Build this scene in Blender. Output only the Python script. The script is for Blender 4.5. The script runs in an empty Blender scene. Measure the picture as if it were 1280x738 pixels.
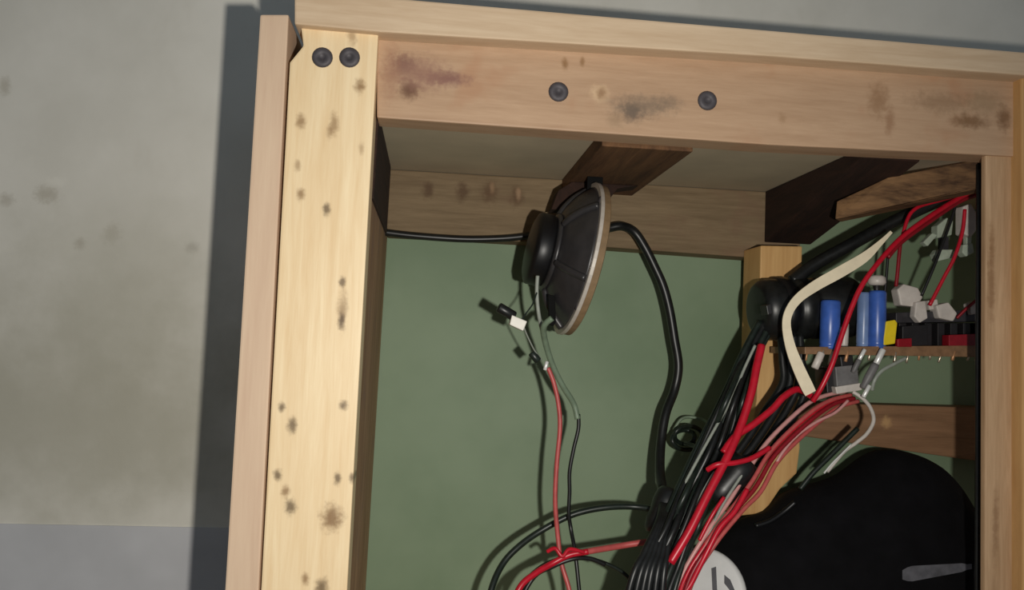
import bpy, bmesh, math, random
from mathutils import Vector, Matrix
from mathutils.bvhtree import BVHTree

scene = bpy.context.scene
C = scene.collection
random.seed(7)

# ------------------------------------------------------------------ camera
F = 1050.0                                   # focal length in pixels of a 1280 wide frame
YAW, PITCH, ROLL = math.radians(5.5), math.radians(3.5), 0.04
CAM = Vector((0.0, -0.5, 0.75))
fw = Vector((math.sin(YAW) * math.cos(PITCH), math.cos(YAW) * math.cos(PITCH), math.sin(PITCH)))
r0 = fw.cross(Vector((0, 0, 1))).normalized()
u0 = r0.cross(fw)
rt = r0 * math.cos(ROLL) + u0 * math.sin(ROLL)
up = u0 * math.cos(ROLL) - r0 * math.sin(ROLL)
cd = bpy.data.cameras.new('camera')
cam = bpy.data.objects.new('camera', cd)
C.objects.link(cam)
m3 = Matrix((rt, up, -fw)).transposed()
cam.matrix_world = Matrix.Translation(CAM) @ m3.to_4x4()
cd.sensor_width = 36
cd.lens = F * 36 / 1280
cd.clip_start = 0.01
cd.dof.use_dof = False
scene.camera = cam

# ------------------------------------------------------------------ light
w = bpy.data.worlds.new('room_world')
scene.world = w
w.use_nodes = True
bg = w.node_tree.nodes['Background']
bg.inputs['Color'].default_value = (0.72, 0.86, 1.0, 1)
bg.inputs['Strength'].default_value = 0.135

ld = bpy.data.lights.new('phone_flash', 'SPOT')          # the phone's own flash lamp, beside the lens
ld.energy = 9.7
ld.color = (1.0, 0.955, 0.875)
ld.shadow_soft_size = 0.006
ld.spot_size = math.radians(150)
ld.spot_blend = 1.0
lo = bpy.data.objects.new('phone_flash', ld)
C.objects.link(lo)
lo.location = CAM + Vector((0.064, 0.0, -0.016))

scene.view_settings.view_transform = 'Standard'
scene.view_settings.look = 'None'
scene.view_settings.exposure = 0.0
scene.view_settings.gamma = 1.0
scene.view_settings.use_curve_mapping = False


# ------------------------------------------------------------------ helpers
def P(px, py, Y):
    """point at depth Y (metres behind the front frame) seen at pixel px,py"""
    d = fw + rt * ((px - 640) / F) - up * ((py - 369) / F)
    return CAM + d * ((Y - CAM.y) / d.y)


def pix(n, Y):
    """metres covered by n pixels at depth Y"""
    return n * (Y - CAM.y) / F * 1.0


lo.rotation_euler = (P(430, 470, 0.0) - lo.location).to_track_quat('-Z', 'Y').to_euler()


def at_z(a, b, z):
    """the point of the line a-b at height z"""
    t = (z - a.z) / (b.z - a.z)
    return a + (b - a) * t


def at_x(a, b, x):
    t = (x - a.x) / (b.x - a.x)
    return a + (b - a) * t


def finish(me):
    me.validate()
    me.update()


def link(name, bm, mat, parent=None, loc=None, smooth=False):
    """one mesh object; vertices of bm are in world space"""
    bmesh.ops.recalc_face_normals(bm, faces=bm.faces)
    if parent is None:
        if loc is None:
            xs = [v.co for v in bm.verts]
            loc = Vector((sum(c.x for c in xs) / len(xs), sum(c.y for c in xs) / len(xs), min(c.z for c in xs)))
        off = loc
    else:
        off = parent.matrix_world_off
    for v in bm.verts:
        v.co -= off
    me = bpy.data.meshes.new(name)
    bm.to_mesh(me)
    bm.free()
    finish(me)
    if smooth:
        for p in me.polygons:
            p.use_smooth = True
    me.materials.append(mat)
    o = bpy.data.objects.new(name, me)
    C.objects.link(o)
    if parent is None:
        o.location = off
    else:
        o.parent = parent.obj
    return Node(o, off)


class Node:
    def __init__(self, obj, off):
        self.obj = obj
        self.matrix_world_off = off.copy()


def tag(n, label, cat, group=None):
    n.obj['label'] = label
    n.obj['category'] = cat
    if group:
        n.obj['group'] = group
    return n


def struct(n):
    n.obj['kind'] = 'structure'
    return n


def thing(name, label, cat, loc, group=None):
    o = bpy.data.objects.new(name, None)
    o.empty_display_size = 0.02
    C.objects.link(o)
    o.location = loc
    return tag(Node(o, Vector(loc)), label, cat, group)


def plabel(n, text):
    n.obj['label'] = text
    return n


def hexa(front, back, bevel=0.0012, segs=2):
    """a board from two matching polygons"""
    bm = bmesh.new()
    n = len(front)
    a = [bm.verts.new(p) for p in front]
    b = [bm.verts.new(p) for p in back]
    bm.faces.new(a)
    bm.faces.new(list(reversed(b)))
    for i in range(n):
        bm.faces.new((a[i], b[i], b[(i + 1) % n], a[(i + 1) % n]))
    bmesh.ops.recalc_face_normals(bm, faces=bm.faces)
    if bevel:
        bmesh.ops.bevel(bm, geom=list(bm.edges), offset=bevel, segments=segs, affect='EDGES', profile=0.6)
    return bm


def board(poly, Y0, Y1, bevel=0.0012, segs=2):
    """front outline given as pixels (or points) at depth Y0, carried straight back to Y1"""
    fr = [p if isinstance(p, Vector) else P(p[0], p[1], Y0) for p in poly]
    bk = [Vector((p.x, p.y + (Y1 - Y0), p.z)) for p in fr]
    return hexa(fr, bk, bevel, segs)


def box(x0, x1, y0, y1, z0, z1, bevel=0.001):
    fr = [Vector((x0, y0, z0)), Vector((x1, y0, z0)), Vector((x1, y0, z1)), Vector((x0, y0, z1))]
    bk = [Vector((p.x, y1, p.z)) for p in fr]
    return hexa(fr, bk, bevel)


def frame_of(axis):
    a = axis.normalized()
    h = Vector((0, 0, 1)) if abs(a.z) < 0.9 else Vector((1, 0, 0))
    u = a.cross(h).normalized()
    return a, u, a.cross(u)


def lathe_bm(origin, axis, profile, n=24, bm=None):
    """profile: list of (distance along the axis, radius)"""
    bm = bm or bmesh.new()
    a, u, v = frame_of(axis)
    rings = []
    for t, r in profile:
        if r <= 1e-6:
            rings.append([bm.verts.new(origin + a * t)])
        else:
            rings.append([bm.verts.new(origin + a * t + (u * math.cos(2 * math.pi * k / n) + v * math.sin(2 * math.pi * k / n)) * r) for k in range(n)])
    for i in range(len(rings) - 1):
        A, B = rings[i], rings[i + 1]
        for k in range(n):
            k2 = (k + 1) % n
            if len(A) == 1 and len(B) == 1:
                continue
            if len(A) == 1:
                bm.faces.new((A[0], B[k2], B[k]))
            elif len(B) == 1:
                bm.faces.new((A[k], A[k2], B[0]))
            else:
                bm.faces.new((A[k], A[k2], B[k2], B[k]))
    return bm


def cyl(a, b, r, n=16, bev=0.0006, bm=None):
    L = (b - a).length
    return lathe_bm(a, b - a, [(0, 0), (0, r - bev), (bev, r), (L - bev, r), (L, r - bev), (L, 0)], n, bm)


def spline(pts, sub=8):
    out = []
    n = len(pts)
    for i in range(n - 1):
        p0 = pts[max(i - 1, 0)]
        p1, p2 = pts[i], pts[i + 1]
        p3 = pts[min(i + 2, n - 1)]
        for s in range(sub):
            t = s / sub
            out.append(0.5 * ((2 * p1) + (p2 - p0) * t + (2 * p0 - 5 * p1 + 4 * p2 - p3) * t * t + (3 * p1 - p0 - 3 * p2 + p3) * t ** 3))
    out.append(pts[-1].copy())
    return out


def tube_bm(path, r, n=8, bm=None):
    """r a number or a list of radii"""
    bm = bm or bmesh.new()
    N = len(path)
    R = r if isinstance(r, list) else [r] * N
    T = [(path[min(i + 1, N - 1)] - path[max(i - 1, 0)]).normalized() for i in range(N)]
    a, u, v = frame_of(T[0])
    rings = []
    for i in range(N):
        u = (u - T[i] * u.dot(T[i])).normalized()
        v = T[i].cross(u)
        rings.append([bm.verts.new(path[i] + (u * math.cos(2 * math.pi * k / n) + v * math.sin(2 * math.pi * k / n)) * R[i]) for k in range(n)])
    for i in range(N - 1):
        for k in range(n):
            bm.faces.new((rings[i][k], rings[i][(k + 1) % n], rings[i + 1][(k + 1) % n], rings[i + 1][k]))
    bm.faces.new(list(reversed(rings[0])))
    bm.faces.new(rings[-1])
    return bm


# ------------------------------------------------------------------ materials
def srgb(r, g, b):
    f = lambda c: (c / 255 / 12.92) if c / 255 <= 0.04045 else ((c / 255 + 0.055) / 1.055) ** 2.4
    return (f(r), f(g), f(b), 1)


class NT:
    def __init__(self, name):
        self.m = bpy.data.materials.new(name)
        self.m.use_nodes = True
        self.t = self.m.node_tree
        self.b = self.t.nodes['Principled BSDF']

    def n(self, typ, **kw):
        o = self.t.nodes.new(typ)
        for k, v in kw.items():
            setattr(o, k, v)
        return o

    def l(self, a, b):
        self.t.links.new(a, b)

    def math(self, op, a, b=None, clamp=False):
        o = self.n('ShaderNodeMath', operation=op, use_clamp=clamp)
        for i, x in enumerate((a, b)):
            if x is None:
                continue
            if isinstance(x, (int, float)):
                o.inputs[i].default_value = x
            else:
                self.l(x, o.inputs[i])
        return o.outputs[0]

    def pos(self):
        return self.n('ShaderNodeNewGeometry').outputs['Position']

    def noise(self, vec, scale, detail=4, rough=0.55, dist=0.0):
        o = self.n('ShaderNodeTexNoise')
        o.inputs['Scale'].default_value = scale
        o.inputs['Detail'].default_value = detail
        o.inputs['Roughness'].default_value = rough
        o.inputs['Distortion'].default_value = dist
        self.l(vec, o.inputs['Vector'])
        return o.outputs['Fac']

    def map(self, vec, scale=(1, 1, 1), rot=(0, 0, 0), loc=(0, 0, 0)):
        o = self.n('ShaderNodeMapping')
        o.inputs['Scale'].default_value = scale
        o.inputs['Rotation'].default_value = rot
        o.inputs['Location'].default_value = loc
        self.l(vec, o.inputs['Vector'])
        return o.outputs[0]

    def mix(self, fac, a, b):
        o = self.n('ShaderNodeMix', data_type='RGBA')
        if isinstance(fac, (int, float)):
            o.inputs[0].default_value = fac
        else:
            self.l(fac, o.inputs[0])
        for i, x in ((6, a), (7, b)):
            if isinstance(x, tuple):
                o.inputs[i].default_value = x
            else:
                self.l(x, o.inputs[i])
        return o.outputs[2]

    def ramp(self, fac, stops):
        o = self.n('ShaderNodeValToRGB')
        e = o.color_ramp.elements
        while len(e) < len(stops):
            e.new(0.5)
        for el, (p, c) in zip(e, stops):
            el.position = p
            el.color = c
        self.l(fac, o.inputs[0])
        return o.outputs[0]

    def rng(self, v, a, b, c=0.0, d=1.0):
        o = self.n('ShaderNodeMapRange', interpolation_type='SMOOTHSTEP')
        self.l(v, o.inputs[0])
        for i, x in enumerate((a, b, c, d)):
            o.inputs[i + 1].default_value = x
        return o.outputs[0]

    def bump(self, h, strength=0.3, dist=0.001):
        o = self.n('ShaderNodeBump')
        o.inputs['Strength'].default_value = strength
        o.inputs['Distance'].default_value = dist
        self.l(h, o.inputs['Height'])
        self.l(o.outputs[0], self.b.inputs['Normal'])

    def spots(self, vec, col, marks):
        """knots, stains: marks = (point, rx, rz, colour, strength)"""
        wob_s, wob_l = self.noise(vec, 260, 3, 0.6), self.noise(vec, 14, 4, 0.6)
        for c, rx, rz, mc, st in marks:
            wob = wob_l if rx > 0.025 else wob_s
            o = self.n('ShaderNodeVectorMath', operation='SUBTRACT')
            self.l(vec, o.inputs[0])
            o.inputs[1].default_value = c
            q = self.n('ShaderNodeVectorMath', operation='MULTIPLY')
            self.l(o.outputs[0], q.inputs[0])
            q.inputs[1].default_value = (1 / rx, 0.0, 1 / rz)
            ln = self.n('ShaderNodeVectorMath', operation='LENGTH')
            self.l(q.outputs[0], ln.inputs[0])
            d = self.math('ADD', ln.outputs['Value'], self.math('MULTIPLY', self.math('SUBTRACT', wob, 0.5), 1.3))
            f = self.rng(d, 0.15, 1.3, st * .9, 0.0)
            col = self.mix(f, col, mc)
        return col


def plain(name, col, rough=0.5, metal=0.0, var=0.12, scale=90, bump=0.0, spec=0.5):
    t = NT(name)
    p = t.pos()
    nz = t.noise(p, scale, 3)
    c2 = tuple(c * (1 - var * 2) for c in col[:3]) + (1,)
    c1 = tuple(min(1, c * (1 + var)) for c in col[:3]) + (1,)
    t.l(t.ramp(nz, [(0.3, c2), (0.7, c1)]), t.b.inputs['Base Color'])
    t.b.inputs['Roughness'].default_value = rough
    t.b.inputs['Metallic'].default_value = metal
    t.b.inputs['Specular IOR Level'].default_value = spec
    if bump:
        t.bump(nz, bump)
    return t.m


def wood(name, light, dark, axis, grain=1.0, marks=(), rough=0.55, contrast=1.0, blotch=None):
    t = NT(name)
    p = t.pos()
    sc = {'x': (14, 90, 160), 'z': (160, 90, 10), 'y': (160, 14, 120)}[axis]
    g = t.noise(t.map(p, tuple(s * grain for s in sc)), 1.0, 5, 0.6, 0.6)
    fine = t.noise(t.map(p, tuple(s * grain * 5 for s in sc)), 1.0, 3, 0.6)
    big = t.noise(t.map(p, tuple(s * 0.16 * grain for s in sc)), 1.0, 2, 0.5)
    f = t.math('ADD', t.math('MULTIPLY', g, 0.55), t.math('ADD', t.math('MULTIPLY', fine, 0.2), t.math('MULTIPLY', big, 0.25)))
    lo_, hi_ = 0.5 - 0.16 / contrast, 0.5 + 0.16 / contrast
    col = t.ramp(f, [(lo_, dark), (0.5, tuple((a + b) / 2 for a, b in zip(light, dark))), (hi_, light)])
    if blotch:
        bn = t.noise(p, 22, 3, 0.6)
        col = t.mix(t.rng(bn, 0.52, 0.72, 0.0, 0.55), col, blotch)
    if marks:
        col = t.spots(p, col, marks)
    t.l(col, t.b.inputs['Base Color'])
    t.b.inputs['Roughness'].default_value = rough
    t.b.inputs['Specular IOR Level'].default_value = 0.35
    t.bump(f, 0.25, 0.0008)
    return t.m


KD = srgb(74, 52, 30)      # dark knot
KM = srgb(135, 100, 62)    # pale knot


def mk(px, py, a, b, col=KD, st=0.85, Y=0.0):
    p = P(px, py, Y)
    return (tuple(p), pix(a, Y), pix(b, Y), col, st)


M_post = wood('pine_pale_planed', srgb(250, 228, 188), srgb(231, 200, 154), 'z', 1.0, [
    mk(408, 262, 6, 9), mk(376, 243, 6, 9, KM), mk(428, 352, 5, 8), mk(428, 388, 7, 26, srgb(140, 110, 75), .75), mk(427, 402, 5, 12),
    mk(352, 509, 5, 7), mk(365, 532, 7, 11), mk(429, 507, 6, 7), mk(347, 594, 6, 8), mk(357, 615, 6, 9, KM), mk(363, 634, 8, 11),
    mk(422, 599, 5, 9), mk(440, 598, 4, 7), mk(415, 648, 15, 18, srgb(120, 84, 48), .9), mk(402, 734, 9, 12), mk(382, 724, 5, 9, KM),
    mk(376, 152, 7, 11, KM, .8), mk(418, 155, 7, 16, KM, .7), mk(450, 108, 8, 10, KM, .9), mk(440, 45, 7, 14, KM, .6), mk(372, 207, 5, 9, KM, .6),
    mk(452, 185, 4, 10, KM, .5), mk(412, 165, 5, 10, KM, .5)], rough=0.42)
M_rail = wood('pine_rail', srgb(196, 164, 134), srgb(172, 139, 110), 'x', 1.0, [
    mk(505, 80, 20, 14, srgb(122, 88, 76), 1, .008), mk(512, 112, 15, 14, srgb(108, 76, 56), 1.1, .008), mk(556, 98, 36, 11, srgb(132, 92, 84), 1, .008), mk(524, 92, 40, 26, srgb(150, 112, 96), .8, .008),
    mk(488, 90, 14, 42, srgb(160, 118, 94), .6, .008), mk(706, 80, 5, 9, KM, .9, .008), mk(728, 77, 4, 7, KM, .8, .008),
    mk(750, 117, 14, 12, srgb(235, 205, 165), .6, .008), mk(752, 117, 8, 9, srgb(130, 92, 60), .8, .008), mk(800, 133, 44, 16, srgb(112, 98, 84), .75, .008),
    mk(790, 142, 18, 14, srgb(96, 84, 74), .8, .008), mk(835, 128, 22, 12, srgb(120, 104, 88), .6, .008), mk(770, 150, 14, 12, srgb(140, 116, 90), .5, .008),
    mk(1098, 125, 16, 26, srgb(140, 104, 72), .7, .008), mk(1112, 152, 8, 22, srgb(146, 108, 78), .7, .008), mk(1175, 128, 50, 16, srgb(136, 106, 78), .6, .008),
    mk(1212, 152, 30, 11, srgb(118, 84, 52), .85, .008), mk(1255, 148, 11, 20, srgb(116, 84, 56), .85, .008), mk(1230, 128, 30, 18, srgb(150, 124, 94), .6, .008),
    mk(978, 148, 6, 8, KM, .4, .008)], rough=0.55, blotch=srgb(176, 130, 98))
M_top = wood('top_board_edge', srgb(222, 198, 168), srgb(198, 170, 138), 'x', 0.8, rough=0.6)
M_side = wood('side_board_edge', srgb(222, 196, 168), srgb(206, 176, 150), 'z', 0.7, rough=0.65)
M_stud = wood('divider_pine', srgb(206, 172, 136), srgb(164, 130, 96), 'z', 1.1, [
    mk(1252, 350, 6, 60, srgb(128, 90, 56), .7), mk(1253, 300, 5, 30, srgb(136, 98, 62), .5), mk(1258, 660, 5, 55, srgb(120, 84, 54), .6)], rough=0.6)
M_rough = wood('rough_sawn_brown', srgb(200, 164, 128), srgb(140, 106, 76), 'z', 0.9, rough=0.8, blotch=srgb(150, 122, 108))
M_batten = wood('batten_brown', srgb(144, 124, 96), srgb(106, 88, 64), 'x', 0.9, [
    mk(535, 238, 8, 12, srgb(84, 60, 42), .8, .198), mk(578, 240, 9, 14, srgb(84, 60, 42), .8, .198), mk(612, 240, 11, 17, srgb(92, 66, 46), .8, .198),
    mk(646, 246, 10, 15, srgb(92, 66, 46), .8, .198), mk(648, 243, 4, 9, srgb(170, 140, 110), .8, .198), mk(615, 235, 4, 8, srgb(160, 130, 100), .7, .198)],
    rough=0.75, blotch=srgb(126, 98, 78))
M_ceil = plain('ceiling_sheet_grey', srgb(192, 178, 152), 0.8, 0, 0.06, 18)
M_joist = wood('joist_brown', srgb(120, 86, 56), srgb(66, 44, 28), 'y', 0.9, rough=0.8)
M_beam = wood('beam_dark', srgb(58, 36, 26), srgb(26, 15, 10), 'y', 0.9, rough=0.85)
M_slat = wood('rough_slat', srgb(136, 102, 68), srgb(66, 44, 27), 'x', 0.7, rough=0.8, contrast=1.4)
M_pale = wood('pale_block', srgb(224, 182, 122), srgb(196, 150, 94), 'z', 0.8, rough=0.6)
M_plank = wood('plank_brown', srgb(160, 122, 90), srgb(116, 86, 60), 'x', 0.8, [
    mk(1108, 528, 8, 9, srgb(205, 165, 115), .9, .192)], rough=0.7)

# the painted green sheet at the back of the box
t = NT('green_paint')
p = t.pos()
c = t.mix(t.rng(t.noise(p, 7, 4, 0.6), 0.3, 0.7), srgb(116, 138, 108), srgb(132, 152, 123))
c = t.mix(t.rng(t.noise(t.map(p, (30, 1, 6)), 1, 3), 0.55, 0.8, 0, 0.35), c, srgb(126, 144, 120))
t.l(c, t.b.inputs['Base Color'])
t.b.inputs['Roughness'].default_value = 0.6
t.bump(t.noise(p, 300, 3), 0.08, 0.0005)
M_green = t.m

# plaster wall
t = NT('plaster')
p = t.pos()
c = t.mix(t.rng(t.noise(p, 5, 5, 0.6), 0.3, 0.72), srgb(228, 224, 212), srgb(246, 242, 231))
c = t.mix(t.rng(t.noise(t.map(p, (1, 1, 0.5)), 16, 4, 0.65), 0.55, 0.8, 0, 0.4), c, srgb(214, 208, 193))
WY = 0.242
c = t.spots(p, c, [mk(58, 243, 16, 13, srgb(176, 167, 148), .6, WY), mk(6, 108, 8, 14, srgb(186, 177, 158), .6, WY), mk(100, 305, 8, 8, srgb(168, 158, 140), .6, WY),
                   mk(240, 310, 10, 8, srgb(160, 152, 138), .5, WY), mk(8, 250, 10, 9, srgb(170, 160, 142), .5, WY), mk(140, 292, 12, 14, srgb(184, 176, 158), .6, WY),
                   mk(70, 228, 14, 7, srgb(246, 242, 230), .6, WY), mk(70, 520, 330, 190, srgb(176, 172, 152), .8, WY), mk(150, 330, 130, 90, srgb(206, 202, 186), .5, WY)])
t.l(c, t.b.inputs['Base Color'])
t.b.inputs['Roughness'].default_value = 0.85
t.bump(t.noise(p, 60, 5, 0.6), 0.15, 0.002)
M_wall = t.m
M_dado = plain('dado_paint', srgb(204, 204, 206), 0.8, 0, 0.06, 14, 0.05)
M_floor = plain('concrete_floor', srgb(120, 116, 110), 0.8, 0, 0.12, 12, 0.1)

M_screw = plain('screw_dark', srgb(84, 80, 84), 0.6, 0.3, 0.1, 300)
M_black = plain('black_rubber', (0.011, 0.012, 0.012, 1), 0.38, 0, 0.2, 200)
M_blackgreen = plain('black_green_insulation', (0.014, 0.022, 0.017, 1), 0.38, 0, 0.2, 200)
M_grey = plain('grey_insulation', srgb(150, 156, 146), 0.45, 0, 0.08, 200)
M_greygreen = plain('grey_green_insulation', srgb(116, 134, 112), 0.45, 0, 0.08, 200)
M_red = plain('red_insulation', (0.56, 0.008, 0.026, 1), 0.35, 0, 0.08, 200)
M_darkred = plain('dark_red_insulation', (0.26, 0.006, 0.014, 1), 0.4, 0, 0.08, 200)
M_pink = plain('faded_red_insulation', srgb(190, 86, 84), 0.4, 0, 0.08, 200)
M_rose = plain('pale_rose_insulation', srgb(206, 150, 146), 0.4, 0, 0.06, 200)
M_white = plain('white_plastic', srgb(232, 228, 218), 0.45, 0, 0.04, 200)
M_whitish = plain('milky_plastic', srgb(208, 200, 192), 0.4, 0, 0.08, 120)
M_clear = plain('pale_green_plastic', srgb(178, 190, 172), 0.3, 0, 0.1, 150)
M_ribbon = plain('ribbon_white', srgb(240, 226, 196), 0.5, 0, 0.05, 100)
M_blue = plain('blue_sleeve', srgb(62, 100, 184), 0.32, 0, 0.1, 120)
M_paleblue = plain('pale_blue_sleeve', srgb(116, 140, 184), 0.32, 0, 0.08, 120)
M_yellow = plain('yellow_epoxy', srgb(236, 208, 40), 0.35, 0, 0.05, 120)
M_pcb = plain('board_brown', srgb(138, 104, 74), 0.5, 0, 0.15, 160)
M_solder = plain('solder', srgb(206, 190, 168), 0.3, 0.8, 0.1, 200)
M_tin = plain('tinned_metal', srgb(236, 236, 232), 0.3, 0.25, 0.04, 200)
M_heat = plain('heat_sink_dark', srgb(66, 64, 68), 0.4, 0.4, 0.1, 150)
M_chip = plain('chip_black', srgb(34, 32, 34), 0.45, 0, 0.1, 150)
M_greybox = plain('grey_component', srgb(112, 110, 110), 0.5, 0, 0.12, 150)
M_copper = plain('copper_tan', srgb(190, 140, 100), 0.4, 0.4, 0.1, 150)
M_bskt = plain('basket_black', (0.042, 0.040, 0.042, 1), 0.34, 0.15, 0.1, 90)
M_mag = plain('magnet_black', (0.008, 0.008, 0.009, 1), 0.4, 0.2, 0.1, 90)
M_rim = plain('rim_steel', srgb(206, 198, 188), 0.35, 0.2, 0.05, 90)
M_gask = plain('gasket_tan', srgb(132, 108, 78), 0.75, 0, 0.1, 120)
M_tag = plain('tag_black', (0.006, 0.006, 0.006, 1), 0.8, 0, 0.1, 90, 0, 0.1)
M_cone = plain('cone_paper', (0.02, 0.019, 0.018, 1), 0.8, 0, 0.15, 90)
M_bag = plain('black_cloth', (0.0045, 0.0042, 0.0052, 1), 0.9, 0, 0.2, 60, 0.1, 0.15)
M_silver = plain('silver_print', srgb(108, 108, 114), 0.5, 0.2, 0.22, 90)
M_lid = plain('lid_white', srgb(196, 196, 194), 0.45, 0, 0.05, 60)
M_ink = plain('ink_dark', srgb(70, 70, 74), 0.6, 0, 0.1, 120)

# ------------------------------------------------------------------ the room
WALLY = 0.242
WY_ = WALLY
dz = P(120, 657, WALLY).z
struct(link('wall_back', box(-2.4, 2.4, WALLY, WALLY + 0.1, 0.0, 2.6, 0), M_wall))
struct(link('trim_1', box(-2.4, 2.4, WALLY - 0.0012, WALLY + 0.0005, 0.0, dz, 0), M_dado))
struct(link('floor', box(-2.4, 2.4, -2.6, WALLY + 0.1, -0.08, 0.0, 0), M_floor))

# ------------------------------------------------------------------ the wooden box
BK = 0.225                                      # inner depth of the box
base = Vector((P(700, 369, 0.1).x, 0.1, 0.0))
cab = thing('wooden_cabinet', 'open wooden box on a pine frame with a green painted back', 'cabinet', base)
ZB = 0.0


def upright(lt, lb, rt_, rb, Y, extra_top=None):
    """outline of an upright whose two edges run on down to the floor"""
    a, b = P(*lt, Y), P(*lb, Y)
    c_, d_ = P(*rt_, Y), P(*rb, Y)
    top = extra_top if extra_top else [a, c_]
    return top + [at_z(c_, d_, ZB), at_z(a, b, ZB)]


# the near post, its upper corner chipped
ptop = [P(362, 78, 0), P(379, 57, 0), P(376, 34, 0), P(473, 41, 0)]
post = link('post', board(upright((362, 78), (326, 738), (473, 41), (434, 738), 0, ptop), 0, 0.022), M_post, cab)
plabel(post, 'pale yellow pine post with dark knots')
# outer side sheet, seen as its front edge
sd = board(upright((325, 18), (281, 738), (361, 18), (323.5, 738), 0.002), 0.002, WALLY - 0.004)
plabel(link('side_panel', sd, M_side, cab), 'pinkish sawn edge of the side sheet')
# inner rough board flush with the post's inner edge
a, b = P(470, 150, 0.022), P(433, 738, 0.022)
a2, b2 = a + Vector((-0.016, 0, 0)), b + Vector((-0.016, 0, 0))
ZC = P(480, 147, 0.022).z + 0.004               # underside of the ceiling sheet
q = [at_z(a2, b2, ZC), at_z(a, b, ZC), at_z(a, b, ZB + .02), at_z(a2, b2, ZB + .02)]
plabel(link('side_board', board(q, 0.0225, BK), M_rough, cab), 'rough brown inner side board')
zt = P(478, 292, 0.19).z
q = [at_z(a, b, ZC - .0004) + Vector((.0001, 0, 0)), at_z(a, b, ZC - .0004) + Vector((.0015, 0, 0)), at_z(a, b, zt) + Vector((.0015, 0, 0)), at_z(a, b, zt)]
plabel(link('side_dark_strip', board(q, 0.032, BK - .028, .0003), M_beam, cab), 'dark strip at the top of the inner side board')  # thin strip added to darken the top of the side board
# top board, proud of the rail
plabel(link('top_panel', board([(368, -13), (1580, 91), (1580, 119), (1280, 94), (960, 70), (476, 40), (368, 30)], -0.006, WALLY - 0.004), M_top, cab), 'light front edge of the top board')
# rail
rail = link('rail', board([(471, 36), (960, 66), (1276, 90), (1276, 196), (960, 181), (471, 147)], 0.008, 0.030), M_rail, cab)
plabel(rail, 'stained pine cross rail with screws')
# divider stud under the rail and the outer post beyond it
dv = link('divider_stud', board(upright((1232, 192), (1231, 738), (1276, 194), (1277, 738), 0.010), 0.010, 0.015), M_stud, cab)
M_post2 = wood('pine_outer_post', srgb(214, 172, 116), srgb(186, 142, 90), 'z', 1.0, rough=0.55)
link('post', board(upright((1277, 92), (1278.5, 738), (1330, 96), (1333, 738), 0.0), 0.0, 0.022), M_post2, cab)
rx = P(1560, 400, 0.0).x
link('post', board(upright((1510, 116), (1514, 738), (1558, 119), (1560, 738), 0.0), 0.0, 0.022), M_post2, cab)
link('rail', board([(1331, 96), (1509, 110), (1509, 216), (1331, 203)], 0.008, 0.030), M_rail, cab)
# right hand side sheet, back sheet, ceiling sheet, bottom and shelf
link('side_panel', box(rx, rx + 0.017, 0.0, WALLY - 0.004, 0.0, P(1560, 118, 0).z - 0.002), M_side, cab)
lx = P(345, 400, 0.002).x
plabel(link('back_panel', box(lx - 0.004, rx - 0.001, BK, BK + 0.012, 0.0, P(700, 60, 0).z - 0.02), M_green, cab), 'green painted back sheet')
plabel(link('ceiling_panel', box(a.x - 0.012, rx - 0.001, 0.0305, BK - 0.0005, ZC, ZC + 0.006), M_ceil, cab), 'grey ceiling sheet inside the box')
ZS = P(900, 860, 0.08).z
link('shelf', box(lx + 0.01, rx - 0.001, 0.024, BK - 0.001, ZS - 0.016, ZS), M_top, cab)
link('bottom_panel', box(lx + 0.01, rx - 0.001, 0.024, BK - 0.001, 0.0, 0.017), M_top, cab)
# battens and joists
bz = lambda x, y: P(x, y, 0.198)
bt = board([Vector((a.x, 0.198, ZC - .0004)), Vector((P(1000, 320, .198).x, 0.198, ZC - .0004)), bz(1000, 326), bz(950, 323), bz(700, 305), at_x(bz(480, 293), bz(700, 305), a.x)], 0.198, BK - 0.0005)
plabel(link('batten', bt, M_batten, cab), 'knotted brown batten along the back')
# the flat joist the loudspeaker hangs from
fl, fr_ = P(752, 196, 0.031).x, P(866, 200, 0.031).x
plabel(link('joist', box(fl, fr_, 0.031, 0.1975, ZC - 0.011, ZC - 0.0003), M_joist, cab), 'brown flat joist above the loudspeaker')
hg = [P(742, 190, .150), P(800, 196, .150), P(772, 236, .150), P(752, 262, .150), P(689, 262, .150), P(698, 238, .150), P(716, 212, .150)]  # added dark block in place of the shadow left of the joist
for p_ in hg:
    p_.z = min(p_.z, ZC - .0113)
plabel(link('shade_block', hexa(hg, [p_ + Vector((0, .020, 0)) for p_ in hg], .001), M_beam, cab), 'dark block standing in for shade under the flat joist')
# the dark beam on the right
A = P(956, 303, 0.196)
bx0 = A.x
bx1 = P(1014, 306, 0.196).x
bb = link('beam', hexa([Vector((bx0, 0.034, ZC - 0.0003)), Vector((bx1, 0.034, ZC - 0.0003)), Vector((bx1, 0.034, ZC - 0.007)), Vector((bx0, 0.034, ZC - 0.007))],
                       [Vector((bx0, 0.1975, ZC - 0.0003)), Vector((bx1, 0.1975, ZC - 0.0003)), Vector((bx1, 0.1975, A.z)), Vector((bx0, 0.1975, A.z))]), M_beam, cab)
plabel(bb, 'dark brown beam running to the back')
# rough lighter slat along it
sl = [P(1046, 252, .085), P(1110, 222, .060), P(1240, 196, .034), P(1240, 232, .034), P(1120, 258, .060), P(1044, 274, .085)]
hx = hexa(sl, [p_ + Vector((.010, .012, 0)) for p_ in sl], .0008)
plabel(link('slat', hx, M_slat, cab), 'rough light brown slat beside the dark beam')
# upright pale stud at the back
sb = board([(951, 307), (1003, 308), (998, 500), (1000, 560), (996, 592), (975, 612), (955, 642), (920, 646), (946, 500)], 0.160, 0.1975)
plabel(link('stud', sb, M_pale, cab), 'pale wooden stud behind the cables')
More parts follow.
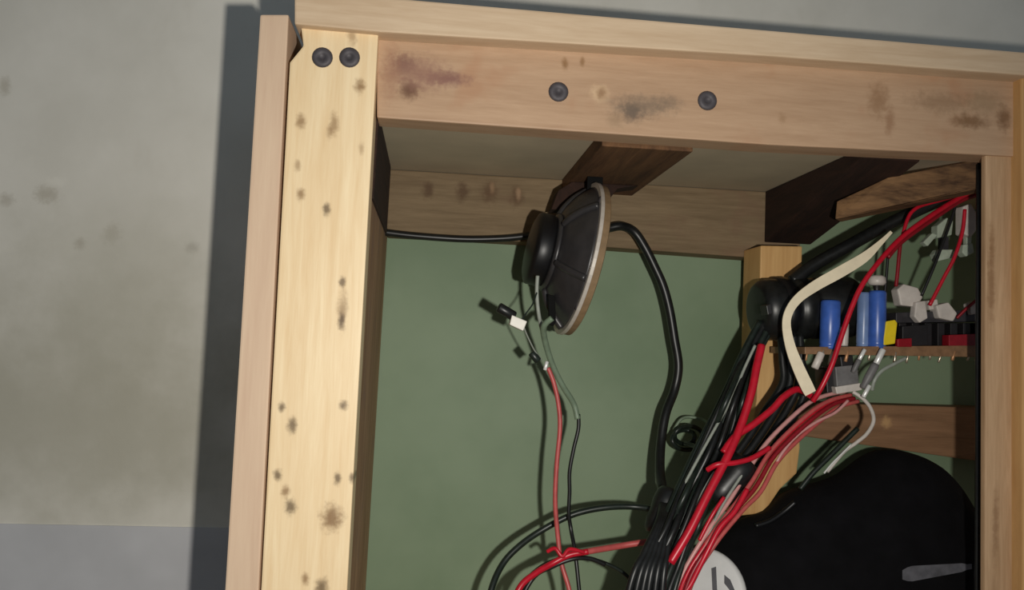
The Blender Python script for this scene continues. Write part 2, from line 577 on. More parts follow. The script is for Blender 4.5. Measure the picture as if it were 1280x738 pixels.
# lower plank across the back
pk = board([(985, 503), (1300, 512), (1300, 588), (985, 543)], 0.192, BK - 0.0005)
plabel(link('plank', pk, M_plank, cab), 'brown plank across the back below the circuit board')


def screw(px, py, rpx, Y, parent):
    c_ = P(px, py, Y)
    r = pix(rpx, Y)
    bm = lathe_bm(c_ + Vector((0, -0.0016, 0)), Vector((0, 1, 0)), [(0.0009, 0), (0.0009, r * 0.28), (0.0002, r * 0.34), (0, r * 0.7), (0.0006, r * 0.95), (0.0014, r), (0.004, r * 0.9), (0.004, 0)], 20)
    n = link('screw', bm, M_screw, parent, smooth=True)
    bm = lathe_bm(c_ + Vector((0, -0.00075, 0)), Vector((0, 1, 0)), [(0, 0), (0, r * 0.25), (0.0004, r * 0.25)], 6)
    return n


for x, y in ((403, 72), (437, 72)):
    screw(x, y, 13, 0.0, post)
for x, y in ((698, 115), (884, 126)):
    screw(x, y, 13, 0.008, rail)

# ------------------------------------------------------------------ loudspeaker
SY = 0.125
rim_c = P(723, 324, SY)
ax_img = (rt * 113 - up * 27).normalized()
axis = (ax_img * math.cos(math.radians(8)) + fw * math.sin(math.radians(8))).normalized()
RR = pix(99, SY)                               # rim radius
k = RR / 0.0665 * 1.0
KA = k * .96                                     # shallow chassis
O = rim_c - axis * 0.046 * KA
spk = thing('loudspeaker', 'round black loudspeaker seen edge-on, hanging under the flat joist', 'loudspeaker', rim_c)
prof = lambda L: [(t_ * KA, r_ * k) for t_, r_ in L]
link('magnet', lathe_bm(O, axis, prof([(0, 0), (0, .006), (.001, .025), (.003, .0300), (.005, .0312), (.015, .0312), (.0175, .0300), (.0175, .012), (.0175, 0)]), 36), M_mag, spk, smooth=True)
link('back_plate', lathe_bm(O, axis, prof([(.0175, 0), (.0175, .031), (.0185, .033), (.0205, .034), (.0215, .033), (.0215, 0)]), 36), M_bskt, spk, smooth=True)
bsk = link('basket', lathe_bm(O, axis, prof([(.0213, .020), (.0213, .033), (.025, .041), (.031, .050), (.037, .0565), (.0415, .0605), (.0430, .0622), (.0446, .058), (.03, .036), (.0213, .020)]), 48), M_bskt, spk, smooth=True)
aa, uu, vv = frame_of(axis)
for i in range(6):
    an = 2 * math.pi * (i + .35) / 6
    e = uu * math.cos(an) + vv * math.sin(an)
    pth = [O + axis * t_ * KA + e * r_ * k for t_, r_ in [(.0215, .033), (.025, .0415), (.031, .0505), (.037, .057), (.0425, .062)]]
    link('rib', tube_bm(spline(pth, 3), 0.0028, 8), M_bskt, bsk, smooth=True)
link('rim', lathe_bm(O, axis, prof([(.0432, .055), (.0432, .066), (.0436, .0665), (.0462, .0665), (.0466, .066), (.0466, .055), (.0432, .055)]), 64), M_rim, spk, smooth=False)
link('gasket', lathe_bm(O, axis, prof([(.0467, .056), (.0467, .0655), (.0520, .0655), (.0528, .064), (.0528, .057), (.0467, .056)]), 64), M_gask, spk, smooth=False)
link('cone', lathe_bm(O, axis, prof([(.049, .057), (.0515, .054), (.049, .050), (.030, .018), (.033, .014), (.035, .006), (.0355, 0)]), 48), M_cone, spk, smooth=True)
# terminal tag at its foot
t0 = P(690, 372, SY - .028)
plabel(link('terminal_tag', board([(685, 368), (694, 370), (695, 403), (692, 408), (687, 406)], SY - .024, SY - .020, .0004), M_tag, spk), 'black terminal tag')
for i in range(4):
    an = 2 * math.pi * (i + .5) / 4
    e = uu * math.cos(an) + vv * math.sin(an)
    link('rim_screw', lathe_bm(O + e * .0625 * k + axis * .0425 * KA, axis, [(0, 0), (0, .0022), (.0008, .003), (.002, .003)], 10), M_screw, spk, smooth=True)
# small bracket holding the rim to the joist
tp = rim_c - (ax_img * 0) + (up * 113 + rt * 27).normalized() * RR
link('bracket', box(tp.x - .006, tp.x + .006, SY + .001, SY + .0025, tp.z - .012, ZC - .0113, .0004), M_tag, spk)


# ------------------------------------------------------------------ wires
def wire(name, label, pts, wpx, mat, group=None, n=8, sub=7, cat='wire'):
    path = spline([P(*p_) for p_ in pts], sub)
    ym = sum(p_[2] for p_ in pts) / len(pts)
    bm = tube_bm(path, pix(wpx / 2, ym), n)
    return tag(link(name, bm, mat, None, path[-1].copy(), smooth=True), label, cat, group)


# cable along the batten, behind the loudspeaker, arching over and down the green sheet
wire('cable', 'black cable strung along the back batten between post and loudspeaker', [(440, 284, .192), (478, 290, .192), (520, 295, .192), (580, 299, .192), (630, 298, .192), (668, 294, .192), (712, 290, .192)], 9, M_black, cat='cable')
wire('cable', 'thick black cable arching from behind the loudspeaker down the green back', [(714, 300, .19), (745, 290, .188), (762, 285, .182), (778, 283, .178), (793, 290, .172), (806, 309, .172), (818, 333, .172), (829, 358, .172), (837, 388, .172), (843, 424, .172), (848, 458, .172), (843, 488, .172), (832, 518, .165), (826, 556, .158), (825, 592, .142), (829, 622, .12), (826, 660, .11), (806, 740, .1), (780, 800, .09)], 12, M_black, cat='cable')
# speaker leads
wire('wire', 'grey-green lead from the loudspeaker terminal, bending above the black wire', [(690, 398, .075), (680, 408, .08), (681, 425, .09), (690, 455, .1), (703, 482, .105), (717, 505, .11), (722, 524, .11)], 8, M_greygreen)
wire('wire', 'pale grey lead dropping from the loudspeaker magnet', [(672, 345, .09), (671, 365, .09), (673, 390, .09), (678, 415, .095), (685, 437, .1), (690, 456, .1), (697, 474, .104)], 5, M_grey)
wire('wire', 'black wire hanging from the lower end of the grey-green lead', [(723, 518, .11), (723, 536, .11), (717, 562, .11), (712, 590, .11), (712, 615, .11), (711, 642, .11), (714, 664, .11), (720, 700, .1), (730, 800, .09)], 5, M_black)
wire('wire', 'faded pink-red wire hanging below the loudspeaker', [(685, 460, .098), (692, 478, .098), (698, 505, .098), (700, 535, .098), (696, 580, .098), (694, 625, .098), (697, 668, .098), (702, 705, .095), (712, 740, .09), (722, 800, .08)], 6, M_pink)
# loose plugs on thin leads
pl = thing('plug', 'small black and white plug dangling left of the loudspeaker leads', 'plug', P(640, 396, .08))
link('housing', cyl(P(623, 384, .08), P(643, 396, .082), pix(6.5, .08), 12), M_black, pl, smooth=True)
link('socket', board([(640, 394), (659, 402), (654, 414), (637, 406)], .076, .086, .0006), M_white, pl)
pl2 = thing('plug', 'tiny dark plug with a bright metal tip above the pink wire', 'plug', P(675, 452, .094))
link('housing', cyl(P(664, 441, .094), P(673, 452, .094), pix(5, .094), 10), M_blackgreen, pl2, smooth=True)
link('tip', cyl(P(681, 463, .092), P(684, 452, .092), pix(2.4, .094), 10, .0003), M_tin, pl2, smooth=True)
wire('wire', 'hair-thin grey lead from the dangling plug to the loudspeaker', [(652, 400, .082), (659, 390, .084), (666, 380, .086), (671, 366, .089)], 2, M_blackgreen)
wire('wire', 'hair-thin pale lead looping below the dangling plug', [(655, 410, .082), (660, 422, .086), (668, 438, .092), (677, 450, .096)], 2, M_grey)
# arcs at the bottom
wire('wire', 'black wire arching up at the bottom towards the bundle', [(604, 790, .09), (614, 738, .1), (628, 706, .11), (648, 684, .115), (676, 664, .12), (715, 644, .12), (755, 635, .12), (795, 634, .12), (830, 640, .11)], 8, M_blackgreen)
wire('wire', 'bright red wire arching along the bottom towards the bundle', [(630, 790, .075), (648, 738, .08), (668, 718, .085), (690, 705, .09), (712, 694, .09), (735, 690, .09)], 8, M_red)
wire('wire', 'faded red wire running level from the red arc into the bundle', [(722, 692, .092), (745, 688, .095), (775, 683, .1), (800, 679, .1), (824, 676, .1)], 8, M_pink)
wire('wire', 'dark wire looped over the red arc', [(640, 800, .09), (652, 738, .095), (672, 712, .1), (700, 699, .1), (730, 698, .1), (760, 706, .1), (785, 722, .1), (800, 750, .095)], 5, M_blackgreen)
wire('wire', 'black wire crossing under the bottom red knot', [(632, 790, .085), (664, 726, .09), (690, 709, .092), (716, 699, .092), (738, 699, .094), (756, 706, .095)], 6, M_black)
wire('wire', 'short red wire tied round the hanging pink wire', [(684, 690, .086), (694, 686, .084), (703, 696, .082), (712, 687, .084), (730, 691, .086)], 5, M_red)

ORD = ['leftmost', 'second from left', 'third from left', 'fourth from left', 'fifth from left', 'sixth from left', 'seventh from left', 'eighth from left', 'rightmost']
# bundle of black wires from the black cylinder down to the left
for i in range(9):
    u_ = i / 8
    jx = lambda s: random.uniform(-s, s) * .3
    pts = [(950 + 20 * u_ + jx(2), 402, .118), (928 + 20 * u_ + jx(2), 444, .112), (902 + 26 * u_ + jx(4), 500, .105 - .01 * (i % 3)), (872 + 40 * u_ + jx(5), 562, .10 - .01 * (i % 2)),
           (846 + 44 * u_ + jx(4), 615, .088 - .008 * (i % 3)), (826 + 46 * u_ + jx(4), 660, .075 - .01 * (i % 2)), (803 + 52 * u_ + jx(5), 705, .062), (778 + 60 * u_ + jx(5), 760, .055), (762 + 66 * u_, 858, .052)]
    wire('wire', 'black wire, ' + ORD[i] + ' of the bundle slanting down from the black cylinder', pts, 7 if i % 3 else 9, M_black if i % 2 else M_blackgreen, 'black wires of the slanting bundle')
for i in range(6):
    u_ = i / 5
    pts = [(828 + 8 * u_, 622, .10), (824 + 14 * u_, 650, .075), (806 + 28 * u_, 690, .060), (788 + 40 * u_ + jx(4), 730, .052), (760 + 60 * u_, 858, .05)]
    wire('wire', 'short thick black wire, ' + ORD[i if i < 5 else 8] + ' at the foot of the slanting bundle', pts, 9, M_black, 'black wires at the foot of the bundle')
wire('wire', 'grey wire among the black ones high in the bundle', [(944, 432, .096), (930, 462, .096), (916, 496, .094), (897, 530, .09), (872, 575, .085), (848, 620, .08)], 4, M_grey)
wire('wire', 'grey wire alongside the faded red strands low in the bundle', [(930, 590, .07), (906, 627, .066), (894, 650, .064), (883, 674, .062), (870, 697, .06), (857, 717, .06), (836, 760, .06), (815, 858, .06)], 4, M_grey)
wire('wire', 'short silvery wire left of the thick bright red wire', [(893, 590, .075), (880, 612, .072), (866, 640, .07), (850, 662, .07)], 3, M_grey)

for i, (x0, x1, x2) in enumerate([(976, 978, 950), (984, 987, 963), (992, 998, 976), (1000, 1008, 990)]):
    wire('wire', 'black wire dropping behind the ribbon cable, ' + ORD[i if i < 3 else 8] + ' of four', [(x0, 420, .118), (x0 + 2, 450, .115), (x1, 480, .112), (x2 + 6, 515, .11), (x2 - 20, 555, .105), (x2 - 52, 596, .1)], 10, M_black, 'black wires right of the pale stud')
# bright red wires
wire('wire', 'thick bright red wire slanting down the front of the bundle', [(952, 432, .09), (946, 458, .085), (940, 488, .08), (927, 530, .075), (910, 570, .068), (884, 620, .062), (862, 664, .058), (838, 704, .056)], 11, M_red)
wire('wire', 'bright red wire joining the bundle from the ribbon end', [(1018, 498, .09), (998, 487, .085), (980, 496, .08), (965, 512, .078), (940, 532, .075), (918, 547, .073), (904, 566, .07)], 9, M_red)
wire('wire', 'short red wire crossing the bundle at its middle', [(962, 560, .075), (940, 573, .07), (918, 579, .066), (897, 581, .066), (884, 588, .07)], 7, M_red)
# faded red sheaf
offs = [(-7, -8, M_rose), (0, 0, M_pink), (4, 7, M_darkred), (9, 13, M_pink), (-2, 4, M_red)]
names = ['palest rose strand on the upper edge of the red sheaf', 'faded pink strand in the middle of the red sheaf', 'dark red strand on the underside of the red sheaf', 'faded pink strand on the lower right edge of the red sheaf', 'vivid red strand inside the red sheaf']
for i, ((ox, oy, mt), nm) in enumerate(zip(offs, names)):
    dY = -.004 * (i % 3)
    wire('wire', nm, [(1064 + ox, 494 + oy * .6, .10 + dY), (1040 + ox, 500 + oy * .7, .095 + dY), (1018 + ox, 512 + oy, .09 + dY), (988 + ox, 538 + oy, .085 + dY), (962 + ox, 566 + oy, .08 + dY), (940 + ox * 1.2, 602 + oy, .073 + dY),
                      (918 + ox, 632 + oy * .6, .068 + dY), (884 + ox * .8, 678 + oy * .5, .062 + dY), (852 + ox, 740, .06 + dY), (826 + ox, 858, .06 + dY)], 5.8, mt)
wire('wire', 'pale rose strand hanging below the red sheaf', [(1060, 501, .088), (1044, 516, .086), (1020, 528, .084), (996, 545, .082), (978, 566, .08), (968, 584, .08)], 4, M_rose)
wire('wire', 'bright red strand emerging low beside the white lid', [(934, 612, .06), (918, 640, .056), (900, 660, .054), (884, 690, .052), (866, 726, .052), (850, 760, .052), (836, 858, .052)], 7, M_red)
wire('wire', 'short red strand between the thick red wire and the tape wrap', [(905, 622, .062), (893, 640, .06), (884, 656, .06), (874, 676, .06)], 5, M_red)


def wrap(label, a_, b_, r_, mat):
    A_, B_ = P(*a_), P(*b_)
    L = (B_ - A_).length
    bm = lathe_bm(A_, B_ - A_, [(0, 0), (0, r_ * .7), (L * .1, r_ * .92), (L * .3, r_), (L * .5, r_ * .94), (L * .7, r_), (L * .9, r_ * .9), (L, r_ * .68), (L, 0)], 20)
    return tag(link('tape_wrap', bm, mat, smooth=True), label, 'tape')


wrap('black tape wrapped round the red and black wires', (934, 576, .080), (892, 626, .080), pix(21, .08), M_black)
wrap('black tape wrapped where the thick cable joins the bundle', (838, 612, .1), (818, 668, .092), pix(17, .09), M_black)
# knotted wire clump on the green sheet
pts = []
for i in range(26):
    t_ = i / 25 * math.pi * 4.6
    r_ = 13 + 6 * math.sin(t_ * .7)
    pts.append((860 + r_ * 1.1 * math.cos(t_), 548 + r_ * .8 * math.sin(t_), .19 + .006 * math.sin(t_ * 1.7)))
pts += [(872, 560, .15), (886, 575, .13), (896, 600, .11)]
wire('wire', 'small tangled coil of dark wire against the green back', pts, 6, M_blackgreen, sub=3)
wire('wire', 'thin dark green tail above the tangled coil', [(842, 538, .2), (852, 524, .2), (866, 522, .2), (884, 528, .19), (900, 545, .15)], 4, M_greygreen)

# ------------------------------------------------------------------ black cylinder (left of the board)
cy = thing('black_cylinder', 'large black ribbed cylinder lying left of the blue capacitors', 'housing', P(970, 428, .115))
A, B = P(945, 388, .126), P(1066, 384, .130)
r_ = pix(40, .126)
L = (B - A).length
link('body', lathe_bm(A, B - A, [(0, 0), (0, r_ * .72), (.001, r_ * .84), (.004, r_ * .95), (.009, r_), (.014, r_), (L * .3, r_ * 1.0), (L * .31, r_ * .95), (L * .36, r_ * .95), (L * .37, r_), (L * .5, r_), (L * .51, r_ * .95), (L * .56, r_ * .95), (L * .57, r_), (L - .004, r_), (L, r_ * .9), (L, 0)], 40), M_black, cy, smooth=True)
link('collar', lathe_bm(A + (B - A) * .20, B - A, [(0, r_ * .99), (.0004, r_ * 1.04), (.008, r_ * 1.04), (.0085, r_ * .99)], 40), M_mag, cy, smooth=True)
link('mount', board([(955, 372), (996, 372), (996, 402), (955, 402)], .146, .1598, .0005), M_mag, cy)
link('clip', board([(958, 382), (964, 380), (966, 392), (960, 394)], .074, .086, .0005), M_chip, cy)

# ------------------------------------------------------------------ circuit board
bc = P(1115, 452, .115)
pc = thing('circuit_board', 'brown amplifier circuit board with blue capacitors beside the divider stud', 'circuit board', bc)
Y0, Y1 = .088, .150
f4 = [P(1006, 434, Y0), P(1240, 432, Y0), P(1240, 447, Y0), P(1006, 443, Y0)]
b4 = [p_ + Vector((0, Y1 - Y0, 0)) for p_ in f4]
brd = link('board', hexa(f4, b4, .0004), M_pcb, pc)
for i in range(15):                                          # soldered pins under the front edge
    x = 1012 + i * 15.2 + random.uniform(-3, 3)
    y = 442 + random.uniform(0, 3)
    link('solder_pin', cyl(P(x, y - 4, Y0 + .001), P(x - random.uniform(1, 6), y + random.uniform(7, 14), Y0 + .001), pix(random.uniform(1.3, 2.4), Y0), 8, .0002), M_solder if i % 3 else M_copper, brd, smooth=True)


for x in (1046, 1196):
    link('standoff', cyl(P(x, 440, Y1 - .004), Vector((P(x, 440, Y1).x, BK - .0003, P(x, 440, Y1).z)), .0022, 10), M_solder, pc, smooth=True)


def can(x0, x1, y0, y1, Y, mat, lean=0):
    xm = (x0 + x1) / 2
    a_, b_ = P(xm, y1, Y), P(xm + lean, y0, Y)
    r = pix((x1 - x0) / 2, Y)
    L = (b_ - a_).length
    n_ = link('capacitor', lathe_bm(a_, b_ - a_, [(0, 0), (0, r * .85), (L * .02, r), (L * .07, r), (L * .09, r * .93), (L * .12, r), (L * .96, r), (L, r * .9), (L, r * .75)], 24), mat, pc, smooth=True)
    link('can_top', lathe_bm(a_ + (b_ - a_) * .985, b_ - a_, [(0, r * .8), (.0006, r * .72), (.0006, 0)], 24), M_tin, n_, smooth=True)
    return n_


plabel(can(1024, 1049, 376, 437, .094, M_blue, 2), 'short blue capacitor can')
plabel(can(1070, 1087, 366, 437, .100, M_paleblue, 2), 'pale blue slim capacitor can')
plabel(can(1085, 1107, 364, 437, .094, M_blue, 1), 'tall blue capacitor can')
plabel(can(1049, 1060, 367, 437, .112, M_whitish, 3), 'slim pale capacitor behind the red wire')
plabel(link('capacitor', board([(1108, 402), (1119, 400), (1122, 404), (1119, 430), (1105, 432), (1104, 426)], .088, .094, .0008), M_yellow, pc), 'yellow capacitor')
hs = link('heat_sink', board([(1120, 391), (1236, 387), (1236, 402), (1120, 404)], .098, .140, .0006), M_heat, pc)
for i in range(7):
    x = 1124 + i * 16
    link('fin', board([(x, 404), (x + 9, 404), (x + 9, 434), (x, 434)], .100, .138, .0005), M_chip, hs)
plabel(link('transistor', board([(1128, 408), (1160, 406), (1160, 432), (1128, 434)], .091, .0975, .0006), M_chip, pc), 'black power transistor')
plabel(link('relay', board([(1186, 419), (1238, 417), (1238, 433), (1186, 434)], .089, .0975, .0006), M_darkred, pc), 'dark red component')
plabel(link('component', board([(1122, 424), (1140, 423), (1140, 434), (1122, 434)], .087, .0905, .0006), M_darkred, pc), 'small dark red component')
link('terminal_block', board([(1122, 362), (1130, 355), (1148, 360), (1154, 372), (1146, 384), (1126, 382)], .094, .104, .0012), M_whitish, pc)
link('terminal_block', board([(1145, 378), (1157, 376), (1160, 398), (1150, 404), (1143, 396)], .090, .097, .0010), M_whitish, pc)
link('terminal_block', board([(1160, 376), (1172, 374), (1174, 386), (1162, 388)], .096, .104, .0010), M_whitish, pc)
link('terminal_block', board([(1170, 382), (1186, 378), (1197, 392), (1192, 402), (1174, 398)], .092, .102, .0012), M_whitish, pc)
link('terminal_block', board([(1212, 380), (1220, 376), (1222, 392), (1214, 394)], .094, .102, .0008), M_whitish, pc)
link('knob', lathe_bm(P(1096, 357, .1), P(1096, 343, .1) - P(1096, 357, .1), [(0, 0), (0, .005), (.002, .0066), (.006, .0062), (.0075, .004), (.0075, 0)], 18), M_whitish, pc, smooth=True)
link('knob_shaft', cyl(P(1096, 372, .1), P(1096, 352, .1), .0022, 10), M_chip, pc, smooth=True)
# parts hanging below the board
plabel(link('resistor', cyl(P(1027, 441, .086), P(1018, 461, .086), pix(5, .086), 10), M_whitish, pc, smooth=True), 'pale resistor under the board')
gb = link('component', board([(1044, 459), (1072, 456), (1074, 480), (1046, 484)], .090, .112, .0008), M_greybox, pc)
plabel(gb, 'grey box under the board')
link('component', board([(1050, 446), (1066, 444), (1068, 459), (1052, 460)], .092, .108, .0008), M_chip, pc)
link('component', board([(1044, 484), (1076, 479), (1078, 488), (1046, 493)], .088, .110, .0008), M_whitish, pc)
link('component', board([(1032, 462), (1043, 460), (1044, 490), (1034, 492)], .094, .112, .0008), M_chip, pc)


def jack(label, a_, m_, b_, r):
    t_ = thing('jack_plug', label, 'plug', P(*b_))
    link('metal_tip', cyl(P(*a_), P(*m_), pix(r, .08), 12, .0003), M_tin, t_, smooth=True)
    A_, B_ = P(*m_), P(*b_)
    L_ = (B_ - A_).length
    rr = pix(r * 1.35, .08)
    link('sleeve', lathe_bm(A_, B_ - A_, [(0, 0), (0, rr * .8), (L_ * .1, rr), (L_ * .6, rr), (L_ * .95, rr * .7), (L_, rr * .5), (L_, 0)], 14), M_greybox, t_, smooth=True)
    return t_


jack('thin jack plug with a bright tip under the tall blue capacitor', (1081, 437, .083), (1074, 450, .083), (1066, 466, .084), 2.6)
jack('larger jack plug with a bright tip below the yellow capacitor', (1104, 437, .080), (1095, 455, .080), (1078, 486, .082), 4)
tag(link('metal_pin', cyl(P(1087, 482, .078), P(1079, 497, .078), pix(2.8, .08), 10, .0003), M_tin, smooth=True), 'bright bare metal pin below the jack plugs', 'pin')
wire('wire', 'light grey wire curving down from the board below the yellow capacitor', [(1132, 448, .084), (1118, 455, .082), (1102, 464, .08), (1093, 476, .08), (1090, 488, .082)], 5, M_grey)
wire('wire', 'pale brownish wire looping over the brown plank', [(1066, 490, .09), (1078, 498, .088), (1088, 510, .088), (1092, 526, .09), (1084, 542, .095), (1070, 554, .1), (1054, 566, .105), (1034, 590, .11)], 5, M_whitish)
wire('wire', 'dark wire slanting below the pale loop towards the bag', [(1072, 536, .12), (1052, 556, .12), (1034, 574, .12), (1016, 592, .12), (1000, 612, .12)], 7, M_blackgreen)
wire('wire', 'thin silvery wire slanting beside the pale loop', [(1064, 556, .1), (1050, 570, .1), (1040, 580, .1), (1030, 592, .1)], 2.5, M_tin)

# ------------------------------------------------------------------ white ribbon cable
rb = [(1114, 290, 4), (1100, 304, 7), (1080, 322, 13), (1052, 339, 15), (1020, 357, 14), (998, 373, 12), (986, 390, 11), (983, 408, 11), (988, 434, 13), (997, 458, 15), (1008, 482, 16), (1013, 492, 15)]
path = spline([P(x, y, .075) for x, y, _ in rb], 5)
ws = spline([Vector((w_, 0, 0)) for _, _, w_ in rb], 5)
bm = bmesh.new()
prev = None
for i, p_ in enumerate(path):
    tg = (path[min(i + 1, len(path) - 1)] - path[max(i - 1, 0)]).normalized()
    sd_ = tg.cross(fw).normalized() * pix(ws[i].x / 2, .075)
    nn = fw * .0006
    ring = [bm.verts.new(p_ + sd_ - nn), bm.verts.new(p_ - sd_ - nn), bm.verts.new(p_ - sd_ + nn), bm.verts.new(p_ + sd_ + nn)]
    if prev:
        for j in range(4):
            bm.faces.new((prev[j], prev[(j + 1) % 4], ring[(j + 1) % 4], ring[j]))
    else:
        bm.faces.new(ring)
    prev = ring
bm.faces.new(list(reversed(prev)))
tag(link('ribbon_cable', bm, M_ribbon), 'flat white ribbon cable curving in front of the black cylinder', 'cable')

# ------------------------------------------------------------------ red and black wires above the board
wire('wire', 'long red wire from the upper corner down past the blue capacitors', [(1222, 236, .085), (1200, 247, .085), (1162, 271, .082), (1127, 297, .08), (1100, 326, .076), (1078, 356, .074), (1064, 386, .074), (1052, 420, .074), (1040, 456, .074), (1027, 484, .076), (1016, 502, .08)], 7, M_red)
wire('wire', 'second red wire clinging to the upper part of the long red one', [(1224, 243, .088), (1200, 252, .088), (1164, 276, .086), (1128, 302, .084), (1110, 322, .082)], 6, M_darkred)
wire('wire', 'short red loop hooked up under the beam', [(1128, 296, .09), (1133, 278, .09), (1139, 266, .09), (1150, 258, .09), (1170, 252, .09), (1200, 244, .09), (1222, 240, .09)], 5, M_red)
wire('wire', 'dark red wire dropping from the long red one to the terminal block', [(1126, 300, .084), (1124, 318, .088), (1122, 340, .092), (1120, 358, .095)], 5, M_darkred)
wire('wire', 'thin red wire from the white connector down to the board', [(1206, 262, .088), (1203, 290, .088), (1193, 322, .088), (1180, 347, .09), (1162, 382, .092)], 5, M_red)
wire('wire', 'thin black wire beside the thin red one above the board', [(1197, 248, .09), (1190, 272, .09), (1180, 300, .09), (1168, 332, .09), (1152, 370, .092)], 4, M_black)
wire('wire', 'dark wire behind the knob on the board', [(1110, 318, .12), (1108, 345, .12), (1106, 366, .12)], 4, M_black)
wire('wire', 'dark red wire from the right hand terminal to the divider stud', [(1196, 398, .096), (1206, 388, .094), (1220, 376, .092), (1234, 366, .09)], 4, M_darkred)
wire('cable', 'black cable slanting under the beam behind the white ribbon', [(990, 352, .125), (1020, 330, .125), (1060, 308, .122), (1100, 286, .12), (1140, 266, .115), (1190, 244, .11), (1228, 230, .105)], 17, M_black, cat='cable')
wire('cable', 'black upright strip darkening the inner edge of the divider stud', [(1224, 206, .036), (1224, 300, .034), (1223, 420, .034), (1223, 560, .034), (1222, 700, .034), (1222, 836, .034)], 8, M_black, cat='cable')  # black tube added to darken the stud's inner face
cn = thing('connector', 'white plastic connector beside the divider stud at the upper corner', 'connector', P(1212, 296, .09))
link('housing', board([(1204, 258), (1214, 254), (1222, 268), (1221, 288), (1214, 297), (1204, 292)], .088, .098, .0012), M_whitish, cn)
link('lug', board([(1204, 306), (1216, 304), (1218, 316), (1208, 321), (1203, 316)], .090, .098, .0008), M_clear, cn)
link('stem', board([(1208, 292), (1215, 292), (1214, 308), (1208, 308)], .092, .096, .0004), M_clear, cn)
cn = thing('connector', 'pale green-grey plastic connector behind the thin black wire', 'connector', P(1178, 296, .11))
link('housing', board([(1172, 282), (1184, 272), (1192, 276), (1190, 294), (1172, 298)], .105, .114, .0010), M_clear, cn)
link('lug', board([(1154, 303), (1166, 291), (1172, 294), (1160, 308)], .106, .112, .0008), M_clear, cn)
link('latch', board([(1168, 318), (1172, 312), (1192, 312), (1192, 322), (1172, 327)], .106, .113, .0008), M_clear, cn)
link('bridge', board([(1176, 297), (1186, 296), (1186, 313), (1176, 313)], .108, .112, .0004), M_heat, cn)

# ------------------------------------------------------------------ black cloth bag
out = [(870, 858), (866, 760), (885, 700), (910, 664), (936, 648), (962, 640), (984, 618), (1008, 608), (1038, 600), (1060, 589), (1086, 570), (1112, 562), (1146, 569), (1172, 582), (1192, 604), (1212, 636), (1226, 656), (1236, 700), (1240, 760), (1236, 858)]
BY = .138
bagt = thing('black_bag', 'slumped black cloth bag with a grey streak at the lower right', 'bag', Vector((P(1060, 800, BY).x, BY, ZS)))
pts = spline([P(x, y, BY) for x, y in out], 3)
for p_ in pts:
    p_.z = max(p_.z, ZS + .0008)
cc = Vector((P(1070, 740, BY).x, BY, ZS + .02))
bm = bmesh.new()
ringsn = 9
rings = []
for sgn in (-1, 1):
    for j in range(ringsn):
        if sgn == 1 and j == 0:
            continue
        a_ = math.pi / 2 * j / ringsn
        s = math.cos(a_) ** .55
        dy = sgn * .050 * math.sin(a_)
        rings.append((sgn, j, [bm.verts.new(cc + (p_ - cc) * s + Vector((0, dy + .002 * math.sin(31 * p_.x + 9 * j), 0))) for p_ in pts]))
fr_r = [r for s_, j, r in rings if s_ == -1]
bk_r = [fr_r[0]] + [r for s_, j, r in rings if s_ == 1]
for seq in (fr_r, bk_r):
    for i in range(len(seq) - 1):
        A_, B_ = seq[i], seq[i + 1]
        for k_ in range(len(pts)):
            k2 = (k_ + 1) % len(pts)
            bm.faces.new((A_[k_], A_[k2], B_[k2], B_[k_]))
    bm.faces.new(seq[-1])
for v in bm.verts:
    v.co.z = max(v.co.z, ZS + .0008)
bmesh.ops.triangulate(bm, faces=[f_ for f_ in bm.faces if len(f_.verts) > 4])
bvh = BVHTree.FromBMesh(bm)
link('bag_body', bm, M_bag, bagt, smooth=True)


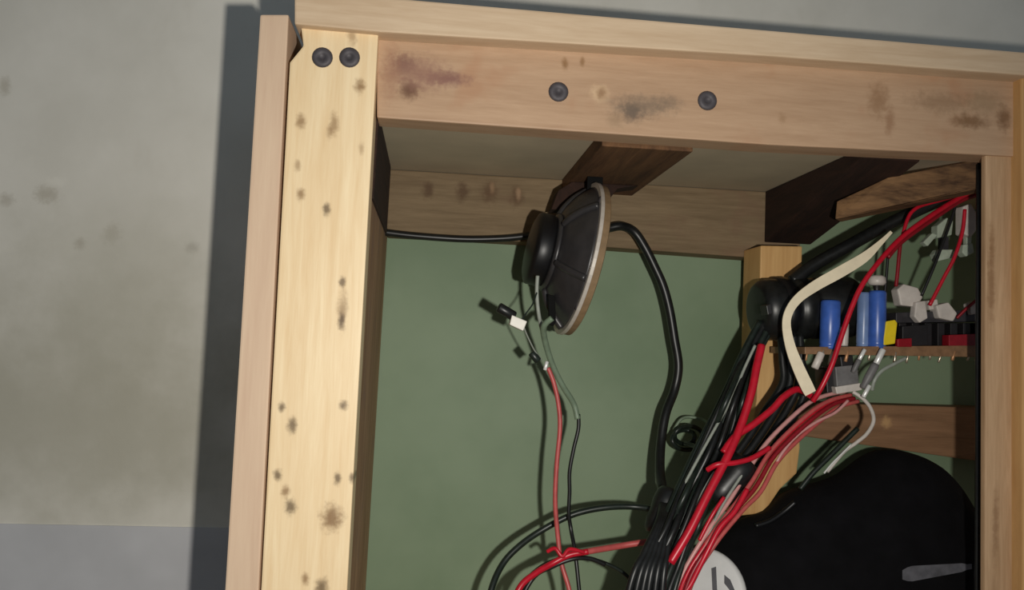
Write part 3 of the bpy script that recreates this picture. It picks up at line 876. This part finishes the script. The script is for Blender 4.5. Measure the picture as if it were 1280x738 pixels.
def on(px, py, lift=.0008):
    d = (P(px, py, .1) - CAM).normalized()
    h = bvh.ray_cast(CAM, d)
    q_ = h[0] if h[0] else P(px, py, BY - .05)
    return q_ - d * lift


bm = bmesh.new()
rows = []
for i in range(15):
    x = 1128 + i * 6.2
    yc = 719 - i * .75
    hh = (10.5 - i * .42) * (.55, .85, 1)[min(i, 2)] * (1 if i < 13 else .7)
    rows.append([bm.verts.new(on(x, yc - hh)), bm.verts.new(on(x, yc)), bm.verts.new(on(x, yc + hh))])
for i in range(14):
    for j in range(2):
        bm.faces.new((rows[i][j], rows[i + 1][j], rows[i + 1][j + 1], rows[i][j + 1]))
plabel(link('reflective_strip', bm, M_silver, bagt, smooth=True), 'grey streak on the bag')
# strap lying over its left shoulder
wire_pts = [(944, 658), (962, 652), (980, 640), (994, 628)]
link('strap', tube_bm(spline([on(x, y, .001) for x, y in wire_pts], 5), .0022, 8), M_mag, bagt, smooth=True)

# ------------------------------------------------------------------ round white lid
LY = .078
lc = P(880, 742, LY)
lid = thing('round_lid', 'round whitish disc with dark marks at the foot of the bundle', 'disc', Vector((lc.x, LY, ZS)))
nrm = (CAM - lc).normalized()
nrm = (nrm + rt * .25).normalized()
R_ = pix(56, LY)
link('disc', lathe_bm(lc - nrm * .008, nrm, [(0, 0), (0, R_ * .94), (.001, R_), (.006, R_), (.0075, R_ * .97), (.008, R_ * .93), (.0074, R_ * .88), (.0074, 0)], 48), M_lid, lid, smooth=True)
a_, u_, v_ = frame_of(nrm)
pu = (rt - nrm * rt.dot(nrm)).normalized()
pv = nrm.cross(pu)
if pv.dot(up) < 0:
    pv = -pv


def ink(poly):
    bm = bmesh.new()
    s_ = pix(1, LY)
    top = [lc + pu * (x * s_) + pv * (y * s_) + nrm * .0001 for x, y in poly]
    bot = [p_ - nrm * .0006 for p_ in top]
    return hexa(top, bot, 0)


link('mark', ink([(12, 30), (18, 32), (17, 4), (22, 2), (24, -6), (11, -4)]), M_ink, lid)
link('mark', ink([(28, 22), (35, 16), (40, 2), (38, -8), (32, -4), (33, 4), (27, 12)]), M_ink, lid)
